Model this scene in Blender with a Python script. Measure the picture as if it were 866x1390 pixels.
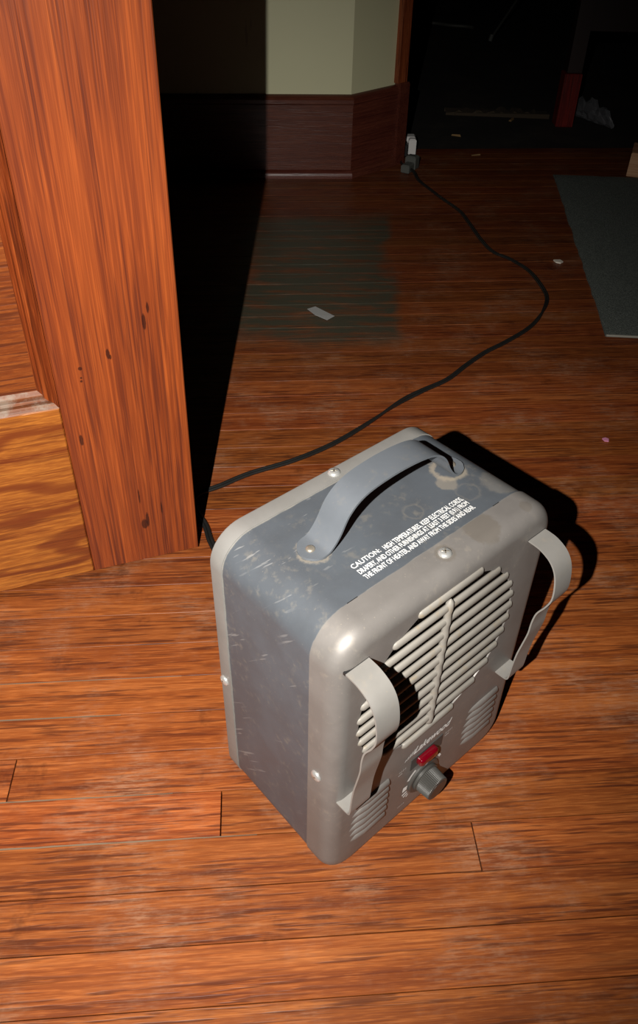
import bpy, bmesh, math, random
from mathutils import Vector, Matrix
random.seed(7)
S = bpy.context.scene
for o in list(bpy.data.objects): bpy.data.objects.remove(o)
COL = S.collection
R = math.radians

# ---------------------------------------------------------------- camera, world, flash, exposure
cam_d = bpy.data.cameras.new('camera'); cam = bpy.data.objects.new('camera', cam_d); COL.objects.link(cam)
cam_d.sensor_fit = 'VERTICAL'; cam_d.sensor_height = 36.0; cam_d.sensor_width = 24.0
cam_d.lens = 36.0 * 1080.7 / 1390.0
cam_d.shift_y = -45.0 / 1390.0
cam_d.clip_start = 0.02
PITCH, ROLL = 0.68772, -0.0213
fwd = Vector((0, math.cos(PITCH), -math.sin(PITCH))); right = Vector((1, 0, 0)); down = fwd.cross(right)
cr, sr = math.cos(ROLL), math.sin(ROLL)
r2 = cr * right + sr * down; d2 = -sr * right + cr * down
M3 = Matrix((r2, -d2, -fwd)).transposed()
cam.matrix_world = Matrix.Translation((0, 0, 0.7171)) @ M3.to_4x4()
S.camera = cam

w = bpy.data.worlds.new('night'); S.world = w; w.use_nodes = True
w.node_tree.nodes['Background'].inputs[0].default_value = (1.0, 0.85, 0.7, 1)
w.node_tree.nodes['Background'].inputs[1].default_value = 0.0003

fl_d = bpy.data.lights.new('camera_flash', 'SPOT'); flash = bpy.data.objects.new('camera_flash', fl_d); COL.objects.link(flash)
flash.location = (-0.131, -0.155, 0.836)
fl_d.energy = 91.0; fl_d.color = (1.0, 0.96, 0.90)
fl_d.shadow_soft_size = 0.0035
fl_d.spot_size = R(84); fl_d.spot_blend = 1.0
flash.rotation_euler = (Vector((-0.17, 0.58, 0.20)) - flash.location).to_track_quat('-Z', 'Y').to_euler()

S.view_settings.view_transform = 'Standard'; S.view_settings.look = 'None'
S.view_settings.gamma = 1.0; S.view_settings.use_curve_mapping = False
S.view_settings.exposure = 0.0

# ---------------------------------------------------------------- helpers
def link(o, parent=None):
    COL.objects.link(o)
    if parent: o.parent = parent
    return o
def empty(name, loc=(0, 0, 0), rot=(0, 0, 0)):
    o = bpy.data.objects.new(name, None); COL.objects.link(o); o.location = loc; o.rotation_euler = rot
    o.empty_display_size = 0.05
    return o
def tag(o, label=None, cat=None, group=None, kind=None):
    for k, v in (('label', label), ('category', cat), ('group', group), ('kind', kind)):
        if v: o[k] = v
    return o
class MB:
    def __init__(s): s.v = []; s.f = []
    def add(s, vs, fs):
        n = len(s.v); s.v += [tuple(v) for v in vs]; s.f += [[i + n for i in f] for f in fs]; return s
    def loft(s, loops, closed=True, cap0=False, cap1=False):
        n = len(loops[0]); vs = [p for l in loops for p in l]; fs = []
        for i in range(len(loops) - 1):
            for j in range(n if closed else n - 1):
                k = (j + 1) % n
                fs.append([i * n + j, i * n + k, (i + 1) * n + k, (i + 1) * n + j])
        if cap0: fs.append(list(range(n))[::-1])
        if cap1: fs.append([(len(loops) - 1) * n + j for j in range(n)])
        return s.add(vs, fs)
    def box(s, x0, x1, y0, y1, z0, z1, b=0.0):
        # box with chamfered edges along its outline at both ends of z
        def lp(i, z): return [(x0 + i, y0 + i, z), (x1 - i, y0 + i, z), (x1 - i, y1 - i, z), (x0 + i, y1 - i, z)]
        if b <= 0: return s.loft([lp(0, z0), lp(0, z1)], cap0=True, cap1=True)
        return s.loft([lp(b, z0), lp(0, z0 + b), lp(0, z1 - b), lp(b, z1)], cap0=True, cap1=True)
    def tube(s, pts, rad, n=8, cap=True):
        pts = [Vector(p) for p in pts]; loops = []
        rads = rad if isinstance(rad, (list, tuple)) else [rad] * len(pts)
        up = Vector((0, 0, 1))
        for i, p in enumerate(pts):
            t = (pts[min(i + 1, len(pts) - 1)] - pts[max(i - 1, 0)]).normalized()
            a = t.cross(up)
            if a.length < 1e-3: a = t.cross(Vector((0, 1, 0)))
            a.normalize(); b = a.cross(t)
            loops.append([p + rads[i] * (math.cos(2 * math.pi * k / n) * a + math.sin(2 * math.pi * k / n) * b) for k in range(n)])
        return s.loft(loops, cap0=cap, cap1=cap)
    def build(s, name, mat, parent=None, smooth=None):
        me = bpy.data.meshes.new(name); me.from_pydata(s.v, [], s.f)
        bm = bmesh.new(); bm.from_mesh(me); bmesh.ops.recalc_face_normals(bm, faces=bm.faces); bm.to_mesh(me); bm.free()
        if smooth is not None:
            for p in me.polygons: p.use_smooth = True
            me.set_sharp_from_angle(angle=R(smooth))
        me.materials.append(mat)
        return link(bpy.data.objects.new(name, me), parent)
def rrect(W, H, Rr, y, inset=0.0, n=8):
    out = []
    for cx, cz, a0 in ((W - Rr, H - Rr, 0), (Rr, H - Rr, 90), (Rr, Rr, 180), (W - Rr, Rr, 270)):
        for i in range(n + 1):
            a = R(a0 + 90 * i / n); out.append((cx + (Rr - inset) * math.cos(a), y, cz + (Rr - inset) * math.sin(a)))
    return out
def spline(pts, n=6, closed=False):
    P = [Vector(p) for p in pts]; out = []
    for i in range(len(P) - 1):
        p0 = P[max(i - 1, 0)]; p1 = P[i]; p2 = P[i + 1]; p3 = P[min(i + 2, len(P) - 1)]
        for k in range(n):
            t = k / n
            out.append(0.5 * ((2 * p1) + (p2 - p0) * t + (2 * p0 - 5 * p1 + 4 * p2 - p3) * t * t + (3 * p1 - p0 - 3 * p2 + p3) * t ** 3))
    out.append(P[-1]); return out

# ---------------------------------------------------------------- materials
class NT:
    def __init__(s, name):
        s.m = bpy.data.materials.new(name); s.m.use_nodes = True; s.t = s.m.node_tree; s.N = s.t.nodes
        s.b = s.N['Principled BSDF']
    def n(s, typ, **kw):
        nd = s.N.new(typ)
        for k, v in kw.items():
            if k.startswith('i_'):
                key = k[2:]; key = int(key) if key.isdigit() else key
                if hasattr(v, 'is_linked') or isinstance(v, bpy.types.NodeSocket): s.t.links.new(v, nd.inputs[key])
                else: nd.inputs[key].default_value = v
            else: setattr(nd, k, v)
        return nd
    def math(s, op, a, b=None, c=None, clamp=False):
        nd = s.N.new('ShaderNodeMath'); nd.operation = op; nd.use_clamp = clamp
        for i, v in enumerate((a, b, c)):
            if v is None: continue
            if isinstance(v, bpy.types.NodeSocket): s.t.links.new(v, nd.inputs[i])
            else: nd.inputs[i].default_value = v
        return nd.outputs[0]
    def vmath(s, op, a, b=None):
        nd = s.N.new('ShaderNodeVectorMath'); nd.operation = op
        for i, v in enumerate((a, b)):
            if v is None: continue
            if isinstance(v, bpy.types.NodeSocket): s.t.links.new(v, nd.inputs[i])
            else: nd.inputs[i].default_value = v
        return nd.outputs['Value'] if op in ('LENGTH', 'DISTANCE', 'DOT_PRODUCT') else nd.outputs[0]
    def mix(s, fac, a, b, mode='MIX'):
        nd = s.N.new('ShaderNodeMix'); nd.data_type = 'RGBA'; nd.blend_type = mode
        for sock, v in ((nd.inputs[0], fac), (nd.inputs[6], a), (nd.inputs[7], b)):
            if isinstance(v, bpy.types.NodeSocket): s.t.links.new(v, sock)
            elif isinstance(v, (int, float)): sock.default_value = v
            else: sock.default_value = (*v, 1) if len(v) == 3 else v
        return nd.outputs[2]
    def noise(s, vec, scale, detail=3, rough=0.5, dist=0.0):
        nd = s.n('ShaderNodeTexNoise'); s.t.links.new(vec, nd.inputs['Vector'])
        nd.inputs['Scale'].default_value = scale; nd.inputs['Detail'].default_value = detail
        nd.inputs['Roughness'].default_value = rough; nd.inputs['Distortion'].default_value = dist
        return nd.outputs[0]
    def step(s, v, a, b):
        nd = s.N.new('ShaderNodeMapRange'); nd.interpolation_type = 'SMOOTHSTEP'
        s.t.links.new(v, nd.inputs[0]); nd.inputs[1].default_value = a; nd.inputs[2].default_value = b
        return nd.outputs[0]
    def obj(s): return s.n('ShaderNodeTexCoord').outputs['Object']
    def world(s): return s.n('ShaderNodeNewGeometry').outputs['Position']
    def scale(s, vec, sc):
        return s.vmath('MULTIPLY', vec, sc)
    def set(s, **kw):
        for k, v in kw.items():
            k = k.replace('_', ' ')
            if isinstance(v, bpy.types.NodeSocket): s.t.links.new(v, s.b.inputs[k])
            else: s.b.inputs[k].default_value = (*v, 1) if isinstance(v, tuple) and len(v) == 3 else v
        return s
    def bump(s, h, strength, dist=0.001):
        nd = s.n('ShaderNodeBump'); s.t.links.new(h, nd.inputs['Height']); nd.inputs['Strength'].default_value = strength
        nd.inputs['Distance'].default_value = dist; s.t.links.new(nd.outputs[0], s.b.inputs['Normal'])

def plain(name, col, rough=0.5, metal=0.0, **kw):
    k = NT(name); v = k.noise(k.obj(), 60, 3)
    c = k.mix(k.math('MULTIPLY', v, 0.25), col, tuple(x * 0.7 for x in col))
    k.set(Base_Color=c, Roughness=rough, Metallic=metal, **kw); return k.m

def wood(name, lo, mid, hi, pore, axis='X', fig=(1.6, 26, 26), cathedral=0.0, cath=None, worn=None, wornamt=0.0, rough=0.42, tint=0.25, extra=None, porefac=0.75, pores=(11, 420, 420)):
    k = NT(name)
    sep = k.n('ShaderNodeSeparateXYZ', i_0=k.obj())
    x, y, z = sep.outputs
    order = {'X': (x, y, z), 'Z': (z, x, y)}[axis]
    comb = k.n('ShaderNodeCombineXYZ', i_0=order[0], i_1=order[1], i_2=order[2]).outputs[0]
    rnd = k.n('ShaderNodeObjectInfo').outputs['Random']
    off = k.n('ShaderNodeCombineXYZ', i_0=k.math('MULTIPLY', rnd, 37.0), i_1=k.math('MULTIPLY', rnd, 11.3), i_2=k.math('MULTIPLY', rnd, 5.7)).outputs[0]
    vec = k.vmath('ADD', comb, off)
    f1 = k.noise(k.scale(vec, fig), 1.0, 4, 0.55, 0.5)
    f2 = k.noise(k.scale(vec, (fig[0] * 3, fig[1] * 5, fig[2] * 5)), 1.0, 4, 0.7, 0.2)
    g = k.math('ADD', k.math('MULTIPLY', f1, 0.42), k.math('MULTIPLY', f2, 0.58))
    ramp = k.n('ShaderNodeValToRGB'); k.t.links.new(g, ramp.inputs[0])
    e = ramp.color_ramp.elements; e[0].position = 0.365; e[0].color = (*lo, 1); e[1].position = 0.635; e[1].color = (*hi, 1)
    m = e.new(0.5); m.color = (*mid, 1)
    col = ramp.outputs[0]
    f3 = k.noise(k.scale(vec, (fig[0] * 22, fig[1] * 13, fig[2] * 13)), 1.0, 2, 0.6)
    col = k.mix(k.math('MULTIPLY', k.step(f3, 0.60, 0.40), 0.30), col, lo)
    col = k.mix(k.math('MULTIPLY', k.step(f3, 0.54, 0.68), 0.30), col, tuple(min(1, c * 1.25) for c in hi))
    if cathedral:
        sc, dist = cath
        wv = k.n('ShaderNodeTexWave', wave_type='BANDS', bands_direction='DIAGONAL')
        k.t.links.new(k.scale(vec, sc), wv.inputs['Vector']); wv.inputs['Scale'].default_value = 1.0
        wv.inputs['Distortion'].default_value = dist; wv.inputs['Detail'].default_value = 3; wv.inputs['Detail Scale'].default_value = 1.0
        col = k.mix(k.math('MULTIPLY', k.step(wv.outputs[1], 0.35, 0.0), cathedral), col, lo)
    ps = k.noise(k.scale(vec, pores), 1.0, 2, 0.5)
    pm = k.math('MULTIPLY', k.step(ps, 0.50, 0.62), k.step(k.noise(k.scale(vec, (4, 60, 60)), 1.0, 2), 0.32, 0.55))
    col = k.mix(k.math('MULTIPLY', pm, porefac), col, pore)
    # each board a little lighter, darker or redder than its neighbours
    hsv = k.n('ShaderNodeHueSaturation'); k.t.links.new(col, hsv.inputs['Color'])
    k.t.links.new(k.math('ADD', k.math('MULTIPLY', rnd, 2 * tint), 1 - tint), hsv.inputs['Value'])
    k.t.links.new(k.math('ADD', k.math('MULTIPLY', k.math('FRACT', k.math('MULTIPLY', rnd, 17.3)), 0.008), 0.496), hsv.inputs['Hue'])
    col = hsv.outputs[0]
    if worn:
        wn = k.math('MULTIPLY', k.step(k.noise(k.world(), 9.0, 6, 0.65), 0.45, 0.72), k.math('ADD', k.math('MULTIPLY', k.step(k.noise(k.scale(vec, (45, 380, 380)), 1.0, 3, 0.7), 0.42, 0.62), 0.8), 0.12))
        col = k.mix(k.math('MULTIPLY', wn, wornamt, clamp=True), col, worn)
        dk = k.step(k.noise(k.vmath('ADD', k.world(), (5.2, 1.7, 3.3)), 14.0, 5, 0.7), 0.60, 0.74)
        col = k.mix(k.math('MULTIPLY', dk, 0.55), col, tuple(c * 0.35 for c in lo))
    if extra: col = extra(k, col)
    k.set(Base_Color=col, Roughness=rough)
    k.b.inputs['Specular IOR Level'].default_value = 0.35
    k.bump(k.math('SUBTRACT', f2, k.math('MULTIPLY', pm, 0.6)), 0.35, 0.0006)
    return k.m

BANG, BPOS, BW = 0.0834, 0.63125, 0.04523
def floor_extra(k, col):
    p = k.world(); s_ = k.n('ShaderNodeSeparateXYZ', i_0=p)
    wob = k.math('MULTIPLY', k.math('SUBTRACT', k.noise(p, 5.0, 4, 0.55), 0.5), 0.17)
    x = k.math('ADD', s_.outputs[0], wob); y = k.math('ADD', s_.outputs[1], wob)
    # patch where the old varnish has gone grey green, bleached strips of the worn walkway by the doorway
    mask = k.math('MULTIPLY', k.step(x, 0.155, 0.125), k.step(x, -0.20, -0.13))
    mask = k.math('MULTIPLY', mask, k.math('MULTIPLY', k.step(y, 1.22, 1.31), k.step(y, 1.90, 1.80)))
    br = k.math('ADD', 0.30, k.math('MULTIPLY', k.step(k.noise(k.scale(p, (9.0, 50.0, 9.0)), 1.0, 5, 0.65), 0.30, 0.58), 0.70), clamp=True)
    mask = k.math('MULTIPLY', mask, k.math('MULTIPLY', br, 0.95))
    # flash falloff painted into the colour: boards darken unevenly toward the far wall
    falloff = k.math('MULTIPLY', k.step(k.math('ADD', s_.outputs[1], k.math('MULTIPLY', wob, 2.0)), 0.80, 1.75), 0.55)
    falloff = k.math('MULTIPLY', falloff, k.math('ADD', 0.75, k.math('MULTIPLY', k.noise(p, 5.0, 5, 0.65), 0.5)), clamp=True)
    col = k.mix(falloff, col, (0.040, 0.009, 0.005))
    return k.mix(mask, col, (0.048, 0.050, 0.034))
def nail_holes(k, col):
    p = k.obj(); sp = k.n('ShaderNodeSeparateXYZ', i_0=p); nz = k.noise(p, 300, 3)
    for x, z, a, b in ((0.103, 0.288, 0.0022, 0.0022), (0.1035, 0.277, 0.0012, 0.0012), (0.104, 0.273, 0.0014, 0.0014), (0.074, 0.300, 0.002, 0.006), (0.072, 0.296, 0.0012, 0.003),
                       (0.115, 0.20, 0.002, 0.008), (0.062, 0.060, 0.004, 0.008), (0.058, 0.066, 0.002, 0.012), (0.035, 0.33, 0.002, 0.010), (0.030, 0.345, 0.0015, 0.006), (0.064, 0.105, 0.001, 0.012), (0.040, 0.08, 0.001, 0.010)):
        dx = k.math('DIVIDE', k.math('SUBTRACT', sp.outputs[0], x), a); dz = k.math('DIVIDE', k.math('SUBTRACT', sp.outputs[2], z), b)
        d = k.math('ADD', k.math('MULTIPLY', dx, dx), k.math('MULTIPLY', dz, dz))
        col = k.mix(k.math('MULTIPLY', k.step(k.math('ADD', d, nz), 1.8, 1.0), 0.8), col, (0.02, 0.006, 0.005))
    return col
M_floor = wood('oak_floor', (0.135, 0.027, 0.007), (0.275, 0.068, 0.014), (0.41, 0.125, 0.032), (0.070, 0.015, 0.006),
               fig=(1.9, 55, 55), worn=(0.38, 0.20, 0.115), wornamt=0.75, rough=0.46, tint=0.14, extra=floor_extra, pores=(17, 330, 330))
M_stile = wood('door_stile_wood', (0.115, 0.024, 0.009), (0.235, 0.052, 0.012), (0.335, 0.080, 0.016), (0.085, 0.020, 0.010),
               axis='Z', fig=(0.55, 40, 40), rough=0.32, tint=0.03, porefac=0.7, pores=(6, 400, 400), extra=nail_holes)
M_rail = wood('door_rail_wood', (0.15, 0.030, 0.007), (0.36, 0.115, 0.018), (0.46, 0.165, 0.026), (0.11, 0.024, 0.007),
              axis='X', fig=(2.2, 40, 40), cathedral=0.85, cath=((2.6, 9.0, 9.0), 17.0), rough=0.34, tint=0.03, porefac=0.5, pores=(14, 330, 330))
M_panel = wood('door_panel_wood', (0.12, 0.022, 0.006), (0.19, 0.040, 0.009), (0.25, 0.062, 0.013), (0.07, 0.014, 0.006),
               axis='X', fig=(5.0, 60, 60), rough=0.38, tint=0.03)
M_trim = wood('dark_trim_wood', (0.062, 0.015, 0.009), (0.095, 0.025, 0.014), (0.125, 0.036, 0.019), (0.04, 0.008, 0.005),
              axis='X', fig=(2.5, 50, 50), rough=0.34, tint=0.05, porefac=0.5)
M_casing = wood('casing_wood', (0.14, 0.030, 0.010), (0.24, 0.055, 0.018), (0.30, 0.08, 0.03), (0.06, 0.01, 0.005), axis='Z', rough=0.35, tint=0.05)
def dusty_extra(k, col):
    d = k.step(k.noise(k.world(), 55.0, 5, 0.7), 0.42, 0.66)
    return k.mix(k.math('MULTIPLY', d, 0.6), col, (0.26, 0.22, 0.17))
M_mould = wood('moulding_wood', (0.10, 0.018, 0.005), (0.20, 0.040, 0.009), (0.30, 0.07, 0.015), (0.05, 0.01, 0.004), axis='Z', fig=(1.4, 60, 60), rough=0.26, tint=0.03)
M_mould_dusty = wood('moulding_wood_dusty', (0.10, 0.026, 0.010), (0.19, 0.055, 0.018), (0.25, 0.085, 0.03), (0.06, 0.02, 0.01), axis='X', fig=(1.4, 60, 60), rough=0.55, tint=0.03, extra=dusty_extra)
M_pine = wood('pine', (0.42, 0.22, 0.11), (0.52, 0.30, 0.16), (0.60, 0.37, 0.21), (0.30, 0.14, 0.07), axis='X', fig=(3, 60, 60), rough=0.6, tint=0.05)

k = NT('green_wall_paint'); n1 = k.noise(k.world(), 6, 4); n2 = k.noise(k.world(), 90, 3)
c = k.mix(k.math('MULTIPLY', n1, 0.35), (0.62, 0.61, 0.39), (0.53, 0.52, 0.33))
c = k.mix(k.math('MULTIPLY', k.step(k.noise(k.scale(k.world(), (30, 30, 6)), 1, 4), 0.66, 0.74), 0.5), c, (0.25, 0.25, 0.17))
k.set(Base_Color=c, Roughness=0.55); k.bump(n2, 0.15, 0.001); M_wall = k.m
M_sub = plain('dark_gap', (0.012, 0.007, 0.005), 0.9)
M_dust = plain('packed_dust', (0.20, 0.135, 0.085), 0.95)
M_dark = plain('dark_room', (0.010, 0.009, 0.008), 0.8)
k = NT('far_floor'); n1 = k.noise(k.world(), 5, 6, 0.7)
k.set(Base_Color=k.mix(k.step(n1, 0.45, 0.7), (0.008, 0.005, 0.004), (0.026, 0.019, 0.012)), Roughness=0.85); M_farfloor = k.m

def local_spots(k, col, spots, colour, wob=0.28):
    p = k.obj(); nz = k.noise(p, 160, 4, 0.6)
    for (c0, r0, r1, amt) in spots:
        d = k.vmath('DISTANCE', p, c0)
        d = k.math('ADD', d, k.math('MULTIPLY', k.math('SUBTRACT', nz, 0.5), r0 * wob * 2))
        mk = k.step(d, r0, r0 * 0.75)
        if r1: mk = k.math('MULTIPLY', mk, k.step(d, r1 * 0.8, r1))
        col = k.mix(k.math('MULTIPLY', mk, amt), col, colour)
    return col
H_W, H_H, H_D = 0.235, 0.3163, 0.1433
FD_, BD_ = 0.0277, 0.0151
def painted_steel(name, base, dark, dust, spots=(), rough=0.42, metal=0.0, scratch=0.0, spotcol=(0.22, 0.17, 0.12), dustamt=0.5, seam=False):
    k = NT(name); p = k.obj()
    n1 = k.noise(p, 22, 5, 0.6); n2 = k.noise(p, 140, 4, 0.6)
    col = k.mix(k.step(n1, 0.3, 0.7), dark, base)
    dm = k.math('MULTIPLY', k.step(n2, 0.50, 0.74), k.step(k.noise(p, 30, 3), 0.4, 0.62))
    col = k.mix(k.math('MULTIPLY', dm, dustamt), col, dust)
    sp = k.step(k.noise(p, 520, 2), 0.70, 0.76)
    col = k.mix(k.math('MULTIPLY', sp, 0.5), col, dust)
    if scratch:
        rot = k.n('ShaderNodeMapping'); k.t.links.new(p, rot.inputs[0]); rot.inputs['Rotation'].default_value = (R(48), 0, R(20))
        sn = k.noise(k.scale(rot.outputs[0], (60, 8, 330)), 1.0, 2)
        sm = k.math('MULTIPLY', k.step(sn, 0.645, 0.70), k.step(k.noise(p, 14, 2), 0.45, 0.6))
        col = k.mix(k.math('MULTIPLY', sm, scratch), col, (0.55, 0.53, 0.50))
    col = local_spots(k, col, spots, spotcol)
    if seam:   # grey dust caught along the seams with the two covers
        yy = k.n('ShaderNodeSeparateXYZ', i_0=p).outputs[1]
        for y0, sg in ((FD_, 1), (H_D - BD_, -1)):
            d = k.math('MULTIPLY', k.math('SUBTRACT', yy, y0), sg)
            col = k.mix(k.math('MULTIPLY', k.step(k.math('ADD', d, k.math('MULTIPLY', k.noise(p, 90, 3), 0.0022)), 0.0026, 0.0010), 0.6), col, (0.36, 0.33, 0.28))
    k.set(Base_Color=col, Roughness=k.math('ADD', rough - 0.05, k.math('MULTIPLY', n1, 0.12)), Metallic=metal)
    k.bump(n2, 0.06, 0.0005)
    return k.m
M_cover = painted_steel('taupe_enamel', (0.205, 0.190, 0.178), (0.175, 0.162, 0.151), (0.32, 0.28, 0.23), rough=0.46, metal=0.25, dustamt=0.35,
                        spots=(((0.160, 0.018, H_H), 0.017, 0, 0.45), ((0.205, 0.012, H_H), 0.006, 0, 0.35), ((0.119, 0.0176, H_H), 0.009, 0.006, 0.4)), spotcol=(0.135, 0.112, 0.085))
M_rearcover = painted_steel('pale_enamel', (0.25, 0.243, 0.230), (0.22, 0.214, 0.20), (0.29, 0.26, 0.22), rough=0.5, metal=0.15, dustamt=0.3)
M_house = painted_steel('slate_blue_enamel', (0.090, 0.102, 0.117), (0.076, 0.084, 0.095), (0.19, 0.175, 0.15), rough=0.44, scratch=0.22, seam=True, metal=0.12,
                        spots=(((0.0500, 0.0815, H_H), 0.0150, 0.0122, 0.6), ((0.194, 0.0815, H_H), 0.0175, 0.0122, 0.6), ((0.180, 0.070, H_H), 0.010, 0, 0.4),
                               ((0.135, 0.064, H_H), 0.010, 0.008, 0.14), ((0.185, 0.052, H_H), 0.012, 0.010, 0.14), ((0.215, 0.045, H_H), 0.018, 0, 0.2)), spotcol=(0.34, 0.29, 0.22))
M_handle = painted_steel('slate_blue_handle', (0.120, 0.133, 0.150), (0.105, 0.117, 0.132), (0.19, 0.175, 0.15), rough=0.45, metal=0.1, dustamt=0.35)
M_strap = painted_steel('grey_strap_steel', (0.295, 0.282, 0.262), (0.26, 0.248, 0.23), (0.35, 0.30, 0.24), rough=0.45, metal=0.25, dustamt=0.35)
M_slat = painted_steel('slat_steel', (0.275, 0.256, 0.226), (0.235, 0.217, 0.19), (0.28, 0.22, 0.14), rough=0.58, metal=0.1, dustamt=0.75)
M_screw = plain('bright_zinc', (0.62, 0.62, 0.60), 0.30, 0.65)
M_rivet = plain('dull_rivet', (0.42, 0.37, 0.30), 0.38, 0.7)
M_white = plain('white_print', (0.78, 0.78, 0.76), 0.6)
M_pale = plain('pale_grey_print', (0.62, 0.61, 0.59), 0.6)
M_black = plain('black_plastic', (0.014, 0.014, 0.014), 0.4)
M_plate = plain('charcoal_plate', (0.045, 0.045, 0.043), 0.5)
M_knob = plain('grey_knob', (0.055, 0.053, 0.048), 0.42)
M_knobcap = plain('dark_knob_cap', (0.035, 0.034, 0.032), 0.35)
M_inside = plain('sooty_inside', (0.05, 0.045, 0.04), 0.7)
M_reflector = plain('dull_reflector', (0.17, 0.15, 0.12), 0.55, 0.3)
k = NT('red_jewel'); k.set(Base_Color=(0.13, 0.001, 0.006), Roughness=0.08, Coat_Weight=0.6); k.b.inputs['Transmission Weight'].default_value = 0.15; M_jewel = k.m
k = NT('black_cord'); k.set(Base_Color=k.mix(k.noise(k.obj(), 40, 2), (0.010, 0.010, 0.009), (0.020, 0.019, 0.018)), Roughness=0.38); M_cord = k.m
M_greyrub = plain('grey_rubber', (0.09, 0.095, 0.085), 0.6)
M_offwhite = plain('white_plastic', (0.78, 0.76, 0.74), 0.4)
k = NT('rug_pile'); n1 = k.noise(k.world(), 380, 4, 0.7); n2 = k.noise(k.world(), 18, 4)
k.set(Base_Color=k.mix(k.step(n1, 0.35, 0.68), (0.055, 0.066, 0.058), (0.15, 0.165, 0.145)), Roughness=0.95); k.bump(n1, 0.9, 0.004); M_rug = k.m
M_tape = plain('grey_tape', (0.36, 0.36, 0.35), 0.55)
M_scrap = plain('pale_scrap', (0.62, 0.56, 0.48), 0.8)
M_pink = plain('pink_lint', (0.60, 0.22, 0.36), 0.9)
M_redpost = wood('red_stained_wood', (0.10, 0.008, 0.006), (0.16, 0.014, 0.009), (0.20, 0.020, 0.012), (0.05, 0.006, 0.004), axis='Z', rough=0.4, tint=0.05)
M_tabledark = plain('dark_stained_wood', (0.020, 0.010, 0.008), 0.5)
k = NT('clear_bag'); k.set(Base_Color=(0.22, 0.22, 0.235), Roughness=0.22); k.b.inputs['Transmission Weight'].default_value = 0.55; M_bag = k.m
M_steel = plain('grey_steel', (0.07, 0.07, 0.06), 0.6, 0.3)
M_card = plain('brown_card', (0.045, 0.030, 0.016), 0.9)
M_chip = plain('pale_wood_chip', (0.24, 0.14, 0.05), 0.8)

# ---------------------------------------------------------------- floor of individual boards
fca, fsa = math.cos(BANG), math.sin(BANG)
def bpt(t, v, z=0.0): return (fca * t - fsa * v, fsa * t + fca * v, z)
fb = MB(); fb.box(-2.0, 2.0, -0.35, 2.32, -0.034, -0.0125)
floor = fb.build('floor', M_sub); tag(floor, kind='structure')
fixed = {-5: [-0.2555], -6: [-0.0534], -7: [0.1796]}       # end joints in rows counted from the fitted joint line
for j in range(-21, 38):
    v0 = BPOS + j * BW; v1 = v0 + BW
    rnd = random.Random(1000 + j)
    cuts = []
    if j in fixed:
        c0 = fixed[j][0]; cuts = [c0]
        t = c0
        while t > -1.6: t -= rnd.uniform(0.75, 1.3); cuts.append(t)
        t = c0
        while t < 1.7: t += rnd.uniform(0.75, 1.3); cuts.append(t)
    else:
        t = -1.6 - rnd.uniform(0, 0.6)
        near = -14 < j < 3
        while t < 1.7:
            cuts.append(t); t += rnd.uniform(0.85, 1.6)
        if j >= 3:   # long boards beyond the heater: their butt joints lie outside the lit floor
            cuts = [rnd.uniform(-1.2, -0.35), rnd.uniform(1.02, 1.5)]
        if near:   # no butt joint in the open floor of these rows except the ones above
            cuts = [c for c in cuts if not (-0.42 < c < 0.50)]
    cuts = sorted(set([-1.65, 1.75] + [c for c in cuts if -1.5 < c < 1.6]))
    for a, b in zip(cuts[:-1], cuts[1:]):
        L = b - a; h = BW / 2
        g = rnd.choice((0.0003, 0.0004, 0.0005, 0.0007)); e = 0.0003
        zt = rnd.uniform(-0.0003, 0.0)
        q = MB(); l2 = L / 2 - 0.0006
        q.loft([[(-l2, -h + g, -0.012), (l2, -h + g, -0.012), (l2, h - g, -0.012), (-l2, h - g, -0.012)],
                [(-l2, -h + g, zt - e), (l2, -h + g, zt - e), (l2, h - g, zt - e), (-l2, h - g, zt - e)],
                [(-l2 + e, -h + g + e, zt), (l2 - e, -h + g + e, zt), (l2 - e, h - g - e, zt), (-l2 + e, h - g - e, zt)]], cap1=True)
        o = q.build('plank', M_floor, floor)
        o.location = bpt((a + b) / 2, (v0 + v1) / 2); o.rotation_euler = (0, 0, BANG)
# dust packed in a few joints on the left
for idx, (j, t0, t1, wd) in enumerate(((-6, -0.36, -0.02, 0.0022), (-5, -0.34, -0.10, 0.0016), (-3, -0.42, -0.16, 0.0016), (-2, -0.40, -0.10, 0.0010))):
    q = MB(); rr = random.Random(idx); n = 24; v = BPOS + j * BW
    A = [bpt(t0 + (t1 - t0) * i / n, v - wd / 2 * rr.uniform(0.3, 1) * (1 - (i / n) ** 4), 0.0002) for i in range(n + 1)]
    B = [bpt(t0 + (t1 - t0) * i / n, v + wd / 2 * rr.uniform(0.3, 1) * (1 - (i / n) ** 4), 0.0002) for i in range(n + 1)]
    A0 = [(p[0], p[1], -0.004) for p in A]; B0 = [(p[0], p[1], -0.004) for p in B]
    q.loft([A0, A, B, B0], closed=False)
    tag(q.build('joint_dust', M_dust, floor), kind='stuff')

# far room floor and shell
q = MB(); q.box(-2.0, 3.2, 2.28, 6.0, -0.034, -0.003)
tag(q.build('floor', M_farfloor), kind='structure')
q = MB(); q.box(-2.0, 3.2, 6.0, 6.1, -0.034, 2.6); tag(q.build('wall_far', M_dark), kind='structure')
q = MB(); q.box(3.2, 3.3, -0.35, 6.1, -0.034, 2.6); tag(q.build('wall_right', M_dark), kind='structure')

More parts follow.
